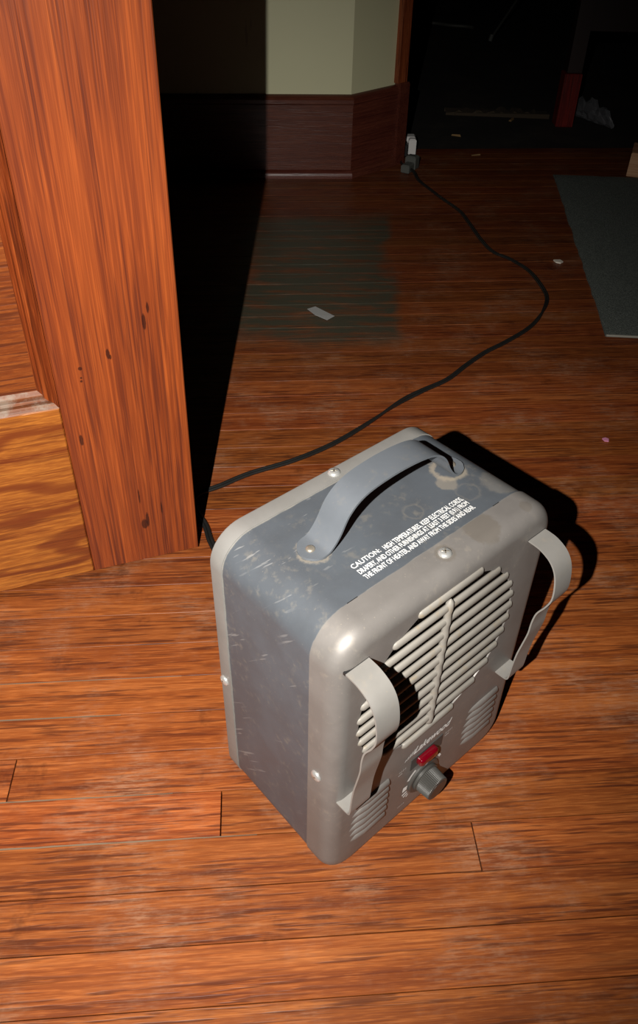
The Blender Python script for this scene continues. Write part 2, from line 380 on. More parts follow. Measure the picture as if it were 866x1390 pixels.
# ---------------------------------------------------------------- wall with canted end, baseboard
def sweep(path, prof):
    P = [Vector((p[0], p[1])) for p in path]; n = len(P); loops = []
    for i in range(n):
        d1 = (P[i] - P[i - 1]).normalized() if i > 0 else (P[1] - P[0]).normalized()
        d2_ = (P[i + 1] - P[i]).normalized() if i < n - 1 else d1
        n1 = Vector((d1.y, -d1.x)); n2 = Vector((d2_.y, -d2_.x))
        m = n1 + n2; m = m / (m.length_squared / 2) if m.length > 1e-6 else n1
        loops.append([(P[i].x + m.x * d, P[i].y + m.y * d, z) for d, z in prof])
    return loops
b0, b1, b2 = Vector((-1.7, 2.006)), Vector((0.0702, 2.1153)), Vector((0.1912, 2.2283))
OUT = 0.024
def inward(path, d): return [Vector((l[0][0], l[0][1])) for l in sweep(path, [(-d, 0)])]
wp = inward([b0, b1, b2], OUT)
# wall solid: front path plus a back edge
wb = [(wp[0].x, 2.30), (wp[2].x - 0.04, 2.30)]
poly = [tuple(wp[0]), tuple(wp[1]), tuple(wp[2]), wb[1], wb[0]]
q = MB(); q.loft([[(x, y, -0.01) for x, y in poly], [(x, y, 2.5) for x, y in poly]], cap0=True, cap1=True)
tag(q.build('wall_back', M_wall), kind='structure')
prof = [(0.0, 0.0), (0.013, 0.0), (0.013, 0.178), (0.016, 0.181), (0.016, 0.190), (0.011, 0.196), (0.006, 0.199), (0.0, 0.200)]
shoe = [(0.013, 0.0), (0.024, 0.0), (0.024, 0.007), (0.022, 0.013), (0.018, 0.018), (0.013, 0.020)]
def baseboard(name, path_i):
    full = sweep(wp, prof); fs = sweep(wp, shoe)
    a, b = path_i
    d = (Vector(wp[b]) - Vector(wp[a])).normalized(); ang = math.atan2(d.y, d.x); o = wp[a]
    def loc(p):
        v = Matrix.Rotation(-ang, 2) @ (Vector((p[0], p[1])) - o); return (v.x, v.y, p[2])
    def mk(nm, ls, parent):
        m = MB(); m.loft([[loc(p) for p in ls[a]], [loc(p) for p in ls[b]]], cap0=True, cap1=True)
        return m.build(nm, M_trim, parent, smooth=30)
    r = mk(name, full, None); r.location = (o.x, o.y, 0); r.rotation_euler = (0, 0, ang); tag(r, kind='structure')
    mk('shoe_moulding', fs, r)
baseboard('baseboard_back', (0, 1)); baseboard('baseboard_right', (1, 2))
dch = (wp[2] - wp[1]).normalized(); nch = Vector((dch.y, -dch.x))
cc = wp[2]
def casing_poly(a, b, c, d): return [tuple(cc + dch * u + nch * v_) for u, v_ in ((a, c), (b, c), (b, d), (a, d))]
q = MB(); cp = casing_poly(-0.004, 0.028, 0.016, -0.09); cpi = casing_poly(-0.001, 0.025, 0.013, -0.087)
q.loft([[(x, y, 0.205) for x, y in cp], [(x, y, 2.44) for x, y in cp]], cap0=True, cap1=True)
tag(q.build('trim_1', M_casing), kind='structure')
q = MB(); cp = casing_poly(0.0, 0.034, 0.022, -0.09)
q.loft([[(x, y, 0.0) for x, y in cp], [(x, y, 0.20) for x, y in cp], [(cc.x + (x - cc.x) * 0.94, cc.y + (y - cc.y) * 0.94, 0.206) for x, y in cp]], cap0=True, cap1=True)
tag(q.build('trim_2', M_trim), kind='structure')

# ---------------------------------------------------------------- panelled door
door = empty('door_1', (-0.1512, 0.7245, 0.0052), (R(-2.0), R(-0.7), R(180 + 20.9)))
tag(door, kind='structure')
T = -0.035
def dbox(name, x0, x1, z0, z1, mat, b=0.0012, y0=T, y1=0.0):
    m = MB()
    def lp(i, y): return [(x0 + i, y, z0 + i), (x1 - i, y, z0 + i), (x1 - i, y, z1 - i), (x0 + i, y, z1 - i)]
    m.loft([lp(b, y0), lp(0, y0 + b), lp(0, y1 - b), lp(b, y1)], cap0=True, cap1=True)
    return m.build(name, mat, door)
ST, RL = 0.130, 0.245
g = 0.0004
dbox('stile', 0.0, ST - g, 0.0, 2.03, M_stile)
dbox('stile', 0.67 + g, 0.80, 0.0, 2.03, M_stile)
dbox('bottom_rail', ST, 0.67, 0.0, RL, M_rail)
dbox('lock_rail', ST, 0.67, 0.88, 1.06, M_rail)
dbox('top_rail', ST, 0.67, 1.90, 2.03, M_rail)
mp = [(0.0, -0.0004), (0.0015, -0.0012), (0.003, -0.0035), (0.0045, -0.0045), (0.009, -0.0030), (0.012, -0.0042), (0.0135, -0.0085), (0.018, -0.0115)]
for (z0, z1) in ((RL, 0.88), (1.06, 1.90)):
    dbox('panel', ST - 0.004, 0.674, z0 - 0.004, z1 + 0.004, M_panel, y0=-0.024, y1=-0.0115)
    x0, x1 = ST, 0.67
    cor = [((x0, z0), (1, 1)), ((x1, z0), (-1, 1)), ((x1, z1), (-1, -1)), ((x0, z1), (1, -1))]
    for i in range(4):
        (ca_, sa_), (cb_, sb_) = cor[i], cor[(i + 1) % 4]
        la = [(ca_[0] + sa_[0] * d, y, ca_[1] + sa_[1] * d) for d, y in mp]
        lb = [(cb_[0] + sb_[0] * d, y, cb_[1] + sb_[1] * d) for d, y in mp]
        la += [(la[-1][0], -0.013, la[-1][2]), (la[0][0], -0.013, la[0][2])]; lb += [(lb[-1][0], -0.013, lb[-1][2]), (lb[0][0], -0.013, lb[0][2])]
        m = MB(); m.loft([la, lb], cap0=True, cap1=True)
        low = (i == 0 and z0 < 0.5)
        o = m.build('panel_moulding', M_mould_dusty if low else M_mould, door, smooth=35)
        if low: o['label'] = 'bottom panel moulding grey with dust'

# ---------------------------------------------------------------- the heater
HX, HY, YAW = 0.01471, 0.31451, 0.73373
heater = empty('space_heater', (HX, HY, 0.0), (0, 0, YAW))
tag(heater, 'grey and slate blue metal space heater with top handle standing on the wooden floor', 'heater')
RC = 0.030; FD = 0.0277; BD = 0.0151; FI = 0.0140
hous = MB()
i0 = 0.0009
hous.loft([rrect(H_W, H_H, RC, y, i0, 10) for y in (0.010, 0.03, 0.07, 0.11, H_D - 0.004)])
housing = hous.build('housing', M_house, heater, smooth=40)
rc = MB()
rc.loft([rrect(H_W, H_H, RC, H_D - BD, 0.0009, 10), rrect(H_W, H_H, RC, H_D - BD, 0.0, 10), rrect(H_W, H_H, RC, H_D - 0.002, 0.0, 10),
         rrect(H_W, H_H, RC, H_D - 0.0006, 0.0006, 10), rrect(H_W, H_H, RC, H_D, 0.002, 10)], cap1=True)
rear = rc.build('rear_cover', M_rearcover, heater, smooth=40)
# front cover: flange, rolled edge, flat face with a round opening
fc = MB()
loops = [rrect(H_W, H_H, RC, FD, 0.0012, 10), rrect(H_W, H_H, RC, FD, -0.0002, 10), rrect(H_W, H_H, RC, FI, 0.0, 10)]
for i in range(1, 8):
    a = R(90 * i / 7); loops.append(rrect(H_W, H_H, RC, FI * (1 - math.sin(a)), FI * (1 - math.cos(a)), 10))
fc.loft(loops)
GC = (0.110, 0.2145); GR = 0.0865
me = bpy.data.meshes.new('front_cover'); me.from_pydata(fc.v, [], fc.f)
bm = bmesh.new(); bm.from_mesh(me); bm.verts.ensure_lookup_table()
n = len(loops[0]); last = [bm.verts[(len(loops) - 1) * n + j] for j in range(n)]
NC = 72
circ = [bm.verts.new((GC[0] + GR * math.cos(2 * math.pi * i / NC), 0.0, GC[1] + GR * math.sin(2 * math.pi * i / NC))) for i in range(NC)]
circ2 = [bm.verts.new((GC[0] + (GR - 0.0003) * math.cos(2 * math.pi * i / NC), 0.0012, GC[1] + (GR - 0.0003) * math.sin(2 * math.pi * i / NC))) for i in range(NC)]
edges = []
for j in range(n):
    e = bm.edges.get((last[j], last[(j + 1) % n])); edges.append(e)
for j in range(NC): edges.append(bm.edges.new((circ[j], circ[(j + 1) % NC])))
bmesh.ops.triangle_fill(bm, use_beauty=True, use_dissolve=False, edges=edges, normal=(0, -1, 0))
for j in range(NC): bm.faces.new((circ[j], circ[(j + 1) % NC], circ2[(j + 1) % NC], circ2[j]))
bmesh.ops.recalc_face_normals(bm, faces=bm.faces); bm.to_mesh(me); bm.free()
for p in me.polygons: p.use_smooth = True
me.set_sharp_from_angle(angle=R(30)); me.materials.append(M_cover)
front = link(bpy.data.objects.new('front_cover', me), heater)

def bar(x0, x1, zc, ry, rz, yc, taper0=0.006, taper1=0.006, n=10, sink=0.006):
    m = MB(); L = []
    xs = [(x0, 0.12), (x0 + taper0 * 0.2, 0.5), (x0 + taper0 * 0.5, 0.8), (x0 + taper0, 1.0), ((x0 + x1) / 2, 1.0), (x1 - taper1, 1.0), (x1 - taper1 * 0.5, 0.8), (x1 - taper1 * 0.2, 0.5), (x1, 0.12)]
    for x, s_ in xs:
        L.append([(x, yc + (1 - s_) * sink * 0.6 - ry * s_ * math.sin(2 * math.pi * k_ / n), zc + rz * s_ * math.cos(2 * math.pi * k_ / n)) for k_ in range(n)])
    m.loft(L, cap0=True, cap1=True); return m
# grille slats
for i in range(12):
    z = 0.1312 + 0.01503 * i
    dz = z - GC[1]
    hw = math.sqrt(max(0.0895 ** 2 - dz * dz, 0.0)) if abs(dz) < 0.088 else 0.030
    hw = max(hw, 0.031)
    bar(GC[0] - hw, GC[0] + hw, z, 0.0023, 0.0040, 0.0000, taper0=0.004, taper1=0.004, sink=0.004).build('slat', M_slat, heater, smooth=60)
m = MB(); L = []
zs = [0.135 + 0.155 * i / 44 for i in range(45)]
for z in zs:
    ph = ((z - 0.1312) / 0.01503) % 1.0
    bulge = 0.0004 * math.cos(2 * math.pi * ph)
    e_ = min(1.0, (z - 0.1345) / 0.004, (0.2905 - z) / 0.004); e_ = max(0.15, e_)
    L.append([(GC[0] - 0.0005 + (0.0034 * e_) * math.cos(2 * math.pi * q_ / 8), -0.0004 - (0.0030 * e_ + bulge) * math.sin(2 * math.pi * q_ / 8), z) for q_ in range(8)])
m.loft(L, cap0=True, cap1=True); m.build('grille_bar', M_slat, heater, smooth=60)
# inside: reflector dish, heating coil and a guard wire
m = MB(); L = []
for r_, y_ in ((0.004, 0.050), (0.03, 0.048), (0.055, 0.042), (0.075, 0.032), (0.092, 0.018)):
    L.append([(GC[0] + r_ * math.cos(2 * math.pi * i / 40), y_, GC[1] + r_ * math.sin(2 * math.pi * i / 40)) for i in range(40)])
m.loft(L, cap0=True); m.build('reflector', M_inside, heater, smooth=60)
for dz in (-0.045, 0.0, 0.045):
    pts = [(GC[0] - 0.065 + 0.13 * i / 160, 0.022 + 0.005 * math.cos(i * 0.9), GC[1] + dz + 0.005 * math.sin(i * 0.9)) for i in range(161)]
    m = MB(); m.tube(pts, 0.0008, 5); m.build('heating_coil', M_reflector, heater, smooth=60)
m = MB(); m.box(GC[0] - 0.070, GC[0] + 0.070, 0.024, 0.030, GC[1] - 0.006, GC[1] + 0.006, 0.001); m.build('coil_support', M_reflector, heater)
m = MB(); m.box(0.02, H_W - 0.02, 0.06, 0.064, 0.02, H_H - 0.02, 0.001); m.build('fan_baffle', M_inside, heater)

# lower louvres, six each side
for (x0, x1) in ((0.0185, 0.0675), (0.1615, 0.2110)):
    for i in range(6):
        z = 0.042 + 0.0101 * i
        sh = 0.004 * abs(i - 2.0) * 0.5
        bar(x0 + sh * 0.6, x1 + (0.001 if i else 0), z, 0.0034, 0.0056, 0.0006, taper0=0.019, taper1=0.003, sink=0.004).build('louvre', M_cover, heater, smooth=60)

# bent strap brackets on the face
SP = [(0.0015, 0.2905), (-0.004, 0.2905), (-0.012, 0.2895), (-0.0215, 0.2848), (-0.0278, 0.2765), (-0.0310, 0.2645), (-0.0318, 0.2500), (-0.0285, 0.2385),
      (-0.0228, 0.2260), (-0.0208, 0.2130), (-0.0203, 0.1990), (-0.0180, 0.1830), (-0.0155, 0.1660), (-0.0142, 0.1480), (-0.0136, 0.1340), (-0.0120, 0.1285), (-0.007, 0.1272), (0.0015, 0.1268)]
sp2 = spline([(0, a, b) for a, b in SP], 4)
def ribbon(pts, x0, x1, th, taper=None):
    m = MB(); L = []
    N_ = len(pts)
    for i, p in enumerate(pts):
        t = (pts[min(i + 1, N_ - 1)] - pts[max(i - 1, 0)]).normalized(); nn = Vector((0, t.z, -t.y)) * (th / 2)
        L.append([(x0, p.y + nn.y, p.z + nn.z), (x1, p.y + nn.y, p.z + nn.z), (x1, p.y - nn.y, p.z - nn.z), (x0, p.y - nn.y, p.z - nn.z)])
    m.loft(L, cap0=True, cap1=True); return m
for x0, x1 in ((0.0068, 0.0280), (0.2000, 0.2212)):
    ribbon(sp2, x0, x1, 0.0013).build('strap_bracket', M_strap, heater, smooth=40)
    m = MB(); m.box(x0 - 0.0002, x1 + 0.0004, -0.0002, 0.002, 0.2893, 0.2917); m.build('strap_slot', M_black, heater)

# carry handle on top
xm = 0.1222
HP = [(-0.080, 0.0010), (-0.073, 0.0012), (-0.0675, 0.0025), (-0.0625, 0.0070), (-0.0575, 0.0140), (-0.0505, 0.0265), (-0.0400, 0.0355), (-0.0250, 0.0402), (0.0, 0.0420),
      (0.0250, 0.0402), (0.0400, 0.0355), (0.0505, 0.0265), (0.0575, 0.0140), (0.0625, 0.0070), (0.0675, 0.0025), (0.073, 0.0012), (0.080, 0.0010)]
hp = spline([(a, 0, b) for a, b in HP], 5)
m = MB(); L = []; N_ = len(hp)
for i, p in enumerate(hp):
    t = (hp[min(i + 1, N_ - 1)] - hp[max(i - 1, 0)]).normalized(); nn = Vector((-t.z, 0, t.x)) * 0.0009
    ends = max(0.0, min(1.0, (0.0845 - abs(p.x)) / 0.0125)); hw = 0.0125 * math.sqrt(max(0.02, 1 - (1 - ends) ** 2))
    x = xm + p.x; z = H_H + p.z + 0.0002
    L.append([(x + nn.x, 0.0815 - hw, z + nn.z), (x + nn.x, 0.0815 + hw, z + nn.z), (x - nn.x, 0.0815 + hw, z - nn.z), (x - nn.x, 0.0815 - hw, z - nn.z)])
# rounded tab ends
def tabend(sgn):
    out = []
    for d in (0.0845, 0.0835):
        hw = 0.0125 * math.sqrt(max(0.03, 1 - ((d - 0.072) / 0.0128) ** 2)); x = xm + sgn * d; z = H_H + 0.0012
        zt = 0.0009
        out.append([(x, 0.0815 - hw, z + zt), (x, 0.0815 + hw, z + zt), (x, 0.0815 + hw, z - zt), (x, 0.0815 - hw, z - zt)])
    return out
tl = tabend(-1)
L = tl + L + [list(l) for l in tabend(1)[::-1]]
m.loft(L, cap0=True, cap1=True)
handle = m.build('carry_handle', M_handle, heater, smooth=40)
def dome(name, c0, axis, r, h, mat, parent, slot=True):
    m = MB(); ax = Vector(axis).normalized(); u = ax.orthogonal().normalized(); v = ax.cross(u); L = []
    for rr_, hh in ((1.0, 0.0), (1.0, 0.25), (0.9, 0.6), (0.65, 0.88), (0.3, 1.0)):
        L.append([Vector(c0) + ax * h * hh + (u * math.cos(2 * math.pi * i / 16) + v * math.sin(2 * math.pi * i / 16)) * r * rr_ for i in range(16)])
    m.loft(L, cap0=True, cap1=True); o = m.build(name, mat, parent, smooth=50)
    if slot:
        for uu, vv in ((u, v), (v, u)):
            m = MB(); c_ = Vector(c0) + ax * h * 0.97
            P = [c_ + uu * r * 0.5 * a + vv * r * 0.1 * b + ax * h * 0.06 * z_ for z_ in (-1, 1) for a, b in ((-1, -1), (1, -1), (1, 1), (-1, 1))]
            m.loft([P[:4], P[4:]], cap0=True, cap1=True); m.build('screw_slot', M_rivet, o)
    return o
for x in (0.0468, 0.1976): dome('rivet', (x, 0.0815, H_H + 0.0021), (0, 0, 1), 0.0036, 0.0018, M_rivet, handle, False)
for c0, ax in (((0.1188, 0.0176, H_H), (0, 0, 1)), ((0.1195, 0.1368, H_H), (0, 0, 1)), ((0.0, 0.0178, 0.1530), (-1, 0, 0)), ((0.0, 0.1368, 0.1502), (-1, 0, 0)),
               ((H_W, 0.0178, 0.1530), (1, 0, 0)), ((H_W, 0.1368, 0.1502), (1, 0, 0))):
    dome('screw', c0, ax, 0.0052, 0.0026, M_screw, heater)
for x0, x1 in ((0.0335, 0.043), (0.186, 0.193)):
    m = MB(); m.box(x0, x1, FD - 0.0002, FD + 0.0010, H_H - 0.0012, H_H - 0.0004); m.build('tab_slot', M_black, housing)

# indicator plate and lamp
m = MB(); m.box(0.0945, 0.1350, -0.0006, 0.001, 0.0775, 0.0945, 0.0003); m.build('indicator_plate', M_plate, heater)
m = MB(); L = []
cx, cz = 0.1130, 0.0862
for s_, y_ in ((1.0, -0.0004), (1.0, -0.0045), (0.93, -0.0058), (0.80, -0.0068), (0.30, -0.0074)):
    L.append([(cx + math.copysign(abs(math.cos(a)) ** 0.45, math.cos(a)) * 0.0115 * s_, y_, cz + math.copysign(abs(math.sin(a)) ** 0.45, math.sin(a)) * 0.0052 * s_) for a in [2 * math.pi * (i + .5) / 24 for i in range(24)]])
m.loft(L, cap0=True, cap1=True); m.build('indicator_lamp', M_jewel, heater, smooth=35)
# thermostat knob
KC = (0.1150, 0.0490)
def ring(r_, y_, n=96, rib=0.0): return [(KC[0] + (r_ - (rib if (i // 1) % 2 else 0)) * math.cos(2 * math.pi * i / n), y_, KC[1] + (r_ - (rib if i % 2 else 0)) * math.sin(2 * math.pi * i / n)) for i in range(n)]
m = MB(); m.loft([ring(0.0195, 0.0005, 48), ring(0.0195, -0.0014, 48), ring(0.0185, -0.0022, 48), ring(0.0135, -0.0024, 48)], cap1=True); dial = m.build('dial_plate', M_knob, heater, smooth=30)
m = MB(); m.loft([ring(0.0150, -0.0024), ring(0.0150, -0.0048), ring(0.0138, -0.0050), ring(0.0136, -0.0056, rib=0.0007), ring(0.0126, -0.0182, rib=0.0007), ring(0.0120, -0.0188), ring(0.0100, -0.0190)], cap1=True)
knob = m.build('thermostat_knob', M_knob, heater, smooth=20)
m = MB(); m.loft([ring(0.0098, -0.0188, 48), ring(0.0098, -0.0192, 48), ring(0.0090, -0.0194, 48)], cap1=True); m.build('knob_cap', M_knobcap, knob)
# printed dial marks: bars that shrink round the dial
for a0, a1, ra, rb in ((120, 150, 0.0222, 0.0258), (166, 182, 0.0212, 0.0268), (190, 196, 0.0212, 0.0272), (202, 207, 0.0212, 0.0268), (213, 217, 0.0218, 0.0252), (20, 48, 0.0222, 0.0250)):
    m = MB(); P = [(r_, R(a0 + (a1 - a0) * i / 6)) for r_ in (ra, rb) for i in range(7)]
    vs = [(KC[0] + r_ * math.cos(a), -0.0003, KC[1] + r_ * math.sin(a)) for r_, a in P]
    m.loft([vs[:7], vs[7:]], closed=False); m.build('dial_mark', M_white, front)
def smallprint(x0, x1, z0, z1, seed):
    m = MB(); rr = random.Random(seed); x = x0
    while x < x1 - 0.0006:
        w_ = rr.uniform(0.0007, 0.0012); h_ = (z1 - z0) * rr.uniform(0.75, 1.0)
        m.add([(x, -0.0003, z0), (x + w_ * .45, -0.0003, z0), (x + w_ * .45, -0.0003, z0 + h_), (x, -0.0003, z0 + h_)], [[0, 1, 2, 3]])
        x += w_ + 0.0006
    o = m.build('small_print', M_pale, front)
smallprint(0.0800, 0.0885, 0.0885, 0.0915, 1); smallprint(0.1390, 0.1480, 0.0900, 0.0930, 2)
for x0, x1, z in ((0.0790, 0.0840, 0.0855), (0.1385, 0.1440, 0.0868)):
    m = MB(); m.add([(x0, -0.0003, z), (x1, -0.0003, z), (x1, -0.0003, z + 0.0008), (x0, -0.0003, z + 0.0008)], [[0, 1, 2, 3]]); m.build('small_print', M_pale, front)
smallprint(0.0850, 0.0945, 0.0250, 0.0275, 3)

# lettering
DG = None
def text_mesh(body, shear=0.0, bold=0.0):
    cu = bpy.data.curves.new('t', 'FONT'); cu.body = body; cu.shear = shear; cu.offset = bold; cu.resolution_u = 3
    o = bpy.data.objects.new('t', cu); COL.objects.link(o)
    bpy.context.view_layer.update()
    me = bpy.data.meshes.new_from_object(o.evaluated_get(bpy.context.evaluated_depsgraph_get()))
    bpy.data.objects.remove(o); bpy.data.curves.remove(cu)
    return me
def place_text(body, x0, x1, base, cap, plane, mat, name, parent, shear=0.0, bold=0.0):
    me = text_mesh(body, shear, bold)
    xs = [v.co.x for v in me.vertices]; ys = [v.co.y for v in me.vertices]
    capu = 0.70; sx = (x1 - x0) / (max(xs) - min(xs)); sy = cap / capu; mn = min(xs)
    for v in me.vertices:
        X = x0 + (v.co.x - mn) * sx; Y = v.co.y * sy
        v.co = (X, base + Y, plane) if plane > 0 else (X, plane, base + Y)
    me.name = name; me.materials.clear(); me.materials.append(mat)
    return link(bpy.data.objects.new(name, me), parent)
ZT = H_H - 0.0009 + 0.0004
place_text('CAUTION:', 0.0585, 0.0860, 0.0488, 0.0043, ZT, M_white, 'caution_lettering', housing, 0, 0.012)
place_text('HIGH TEMPERATURES, KEEP ELECTRICAL CORDS,', 0.0895, 0.1745, 0.0478, 0.0046, ZT, M_white, 'caution_lettering', housing, 0, 0.018)
place_text('DRAPERY, AND OTHER FURNISHINGS AT LEAST 3 FEET (0.91) FROM', 0.0590, 0.1745, 0.0420, 0.0044, ZT, M_white, 'caution_lettering', housing, 0, 0.018)
place_text('THE FRONT OF HEATER, AND AWAY FROM THE SIDES AND REAR.', 0.0590, 0.1745, 0.0358, 0.0044, ZT, M_white, 'caution_lettering', housing, 0, 0.018)
place_text('Lakewood', 0.0960, 0.1445, 0.1022, 0.0090, -0.0003, M_white, 'maker_lettering', front, 0.45, 0.022)
for i in range(6):
    x = 0.0850 + i * 0.0021; h = 0.0030 + 0.0010 * i
    m = MB(); m.add([(x, -0.0003, 0.1010 + 0.0004 * i), (x + 0.0009, -0.0003, 0.1010 + 0.0004 * i), (x + 0.0009 + h * .5, -0.0003, 0.1010 + h + 0.0004 * i), (x + h * .5, -0.0003, 0.1010 + h + 0.0004 * i)], [[0, 1, 2, 3]])
    m.build('maker_stripe', M_white, front)

# ---------------------------------------------------------------- power cord across the floor
c, s = math.cos(YAW), math.sin(YAW)
def hw_(x, y, z): return (HX + c * x - s * y, HY + s * x + c * y, z)
CR = 0.0024
zc = CR + 0.0006
start = [hw_(0.1175, H_D + 0.0010, 0.050), hw_(0.1175, H_D + 0.012, 0.049), hw_(0.1165, H_D + 0.026, 0.036), hw_(0.114, H_D + 0.036, 0.012), hw_(0.110, H_D + 0.050, zc), (-0.060, 0.600, zc), (-0.098, 0.668, zc), (-0.120, 0.704, zc), (-0.130, 0.723, zc), (-0.139, 0.742, zc), (-0.148, 0.768, zc), (-0.166, 0.800, zc), (-0.168, 0.828, zc)]
cp_ = [(-0.1364, 0.8504), (-0.0983, 0.8783), (-0.038, 0.9104), (0.0179, 0.9508), (0.0698, 1.002), (0.1257, 1.0637), (0.1678, 1.1033), (0.2112, 1.1387), (0.2496, 1.1865), (0.2895, 1.2319), (0.3294, 1.2675), (0.3833, 1.3231), (0.4166, 1.3772), (0.4402, 1.4381), (0.4425, 1.4909), (0.4301, 1.5688), (0.3999, 1.6271), (0.3693, 1.663), (0.3522, 1.7274), (0.3381, 1.8247), (0.3247, 1.8993), (0.2923, 1.9775), (0.2732, 2.0269), (0.245, 2.1050)]
path = start + [(x, y, zc) for x, y in cp_]
path += [(0.236, 2.150, 0.008), (0.226, 2.172, 0.012)]
pts = spline(path, 6)
cord = empty('power_cord', (0.0179, 0.9508, 0.0))
tag(cord, 'long black twin-core power cord winding across the floor from behind the heater', 'cord')
off0 = Vector(cord.location)
m = MB(); NP = len(pts)
for sgn in (-1, 1):
    P = []
    for i, p in enumerate(pts):
        t = (pts[min(i + 1, NP - 1)] - pts[max(i - 1, 0)]).normalized(); a = t.cross(Vector((0, 0, 1))).normalized()
        u = i / NP
        tw = 0.0
        for cen, wd in ((0.47, 0.035), (0.66, 0.03), (0.30, 0.02)):
            tw += math.pi / (1 + math.exp(-(u - cen) / (wd * 0.35)))
        lift = abs(math.sin(tw)) * CR * 0.9
        P.append(p - off0 + a * (sgn * CR * 0.9 * math.cos(tw)) + Vector((0, 0, sgn * CR * 0.9 * math.sin(tw) + lift)))
    m.tube(P, CR, 7)
m.build('twin_wire', M_cord, cord, smooth=60)
# grey in-line connector, then the black plug
m = MB(); m.box(-0.028, 0.022, -0.012, 0.012, 0.0, 0.022, 0.003); m.box(0.005, 0.030, -0.015, 0.015, 0.0, 0.036, 0.004)
o = m.build('inline_connector', M_greyrub, cord); o.location = Vector((0.2245, 2.188, 0.0004)) - off0; o.rotation_euler = (0, 0, R(62)); o['label'] = 'grey connector at the far end of the cord'
m = MB(); m.tube([Vector(p) - off0 for p in spline([(0.2125, 2.200, 0.010), (0.2065, 2.235, 0.006), (0.2090, 2.268, 0.008), (0.213, 2.290, 0.018)], 5)], 0.0035, 7); m.build('plug_lead', M_cord, cord, smooth=60)
m = MB(); m.box(-0.011, 0.011, -0.030, 0.014, -0.016, 0.020, 0.004)
o = m.build('plug', M_black, cord); o.location = Vector((0.2150, 2.310, 0.0225)) - off0; o['label'] = 'black plug pushed into the white tap'
# white three-way tap lying at the end of the baseboard, open at the front round the plug
tap = empty('plug_tap', (0.2180, 2.340, -0.003)); tag(tap, 'white plastic multi-outlet tap on the dark floor at the end of the baseboard', 'adapter')
m = MB(); m.box(-0.031, 0.033, -0.012, 0.022, 0.0, 0.050, 0.004); m.build('tap_body', M_offwhite, tap)
m = MB(); m.box(-0.031, -0.014, -0.030, -0.011, 0.018, 0.050, 0.004); m.build('outlet_block', M_offwhite, tap)
m = MB(); m.box(0.012, 0.033, -0.032, -0.011, 0.006, 0.050, 0.004); m.build('outlet_block', M_offwhite, tap)

# ---------------------------------------------------------------- rug at the right
rug = empty('rug', (0.52, 1.3014, 0.0)); tag(rug, 'dark grey-green carpet mat lying on the boards at the right', 'rug')
nx, ny = 40, 36; m = MB(); rr = random.Random(3)
def rp(i, j):
    u = i / nx; v = j / ny
    x = 1.0 * u + 0.091 * v + (rr.uniform(-0.0015, 0.0015) if i in (0, nx) else 0); y = -0.05 * u + 0.872 * v + (rr.uniform(-0.0015, 0.0015) if j in (0, ny) else 0)
    return x, y
g_ = [[rp(i, j) for i in range(nx + 1)] for j in range(ny + 1)]
vs = []; fs = []
for j in range(ny + 1):
    for i in range(nx + 1):
        e = 0.6 if (i in (0, nx) or j in (0, ny)) else 1.0
        vs.append((g_[j][i][0], g_[j][i][1], 0.0065 * e + rr.uniform(-0.0004, 0.0004)))
for j in range(ny):
    for i in range(nx):
        a = j * (nx + 1) + i; fs.append([a, a + 1, a + nx + 2, a + nx + 1])
m.add(vs, fs)
brd = [(i, 0) for i in range(nx)] + [(nx, j) for j in range(ny)] + [(i, ny) for i in range(nx, 0, -1)] + [(0, j) for j in range(ny, 0, -1)]
top = [vs[j * (nx + 1) + i] for i, j in brd]; bot = [(x, y, 0.0004) for x, y, z in top]
m.loft([bot, top], cap0=True)
m.build('pile', M_rug, rug, smooth=60)
m = MB(); m.tube([(u * 1.0, -0.05 * u - 0.002, 0.0035) for u in [i / 60 for i in range(61)]], 0.0024, 6)
o = m.build('edge_binding', plain('rug_binding', (0.26, 0.25, 0.21), 0.9), rug); o['label'] = 'pale frayed near edge'

# ---------------------------------------------------------------- scraps on the floor
def sheet(name, poly, th, mat, label, cat, curl=0.0, group=None):
    cx = sum(p[0] for p in poly) / len(poly); cy = sum(p[1] for p in poly) / len(poly)
    m = MB(); b = [(x - cx, y - cy, 0.0006 + curl * (i % 2)) for i, (x, y) in enumerate(poly)]; t = [(x, y, z + th) for x, y, z in b]
    m.loft([b, t], cap0=True, cap1=True); o = m.build(name, mat); o.location = (cx, cy, 0.0); tag(o, label, cat, group); return o
sheet('tape_piece', [(-0.0295, 1.3829), (-0.0145, 1.3590), (0.0089, 1.3406), (0.0227, 1.3557), (0.004, 1.3745), (-0.0141, 1.3926)], 0.0006, M_tape, 'short grey strip of tape lying on the greenish worn floor patch', 'tape', 0.0006)
sheet('paper_scrap', [(0.494, 1.628), (0.497, 1.617), (0.506, 1.613), (0.513, 1.620), (0.508, 1.629)], 0.003, M_scrap, 'tiny pale crumb of paper on the floor between cord and rug', 'paper')
sheet('lint_piece', [(0.430, 0.982), (0.432, 0.976), (0.438, 0.975), (0.4395, 0.981), (0.435, 0.984)], 0.002, M_pink, 'tiny pink fleck of lint on the floor at the right', 'lint')

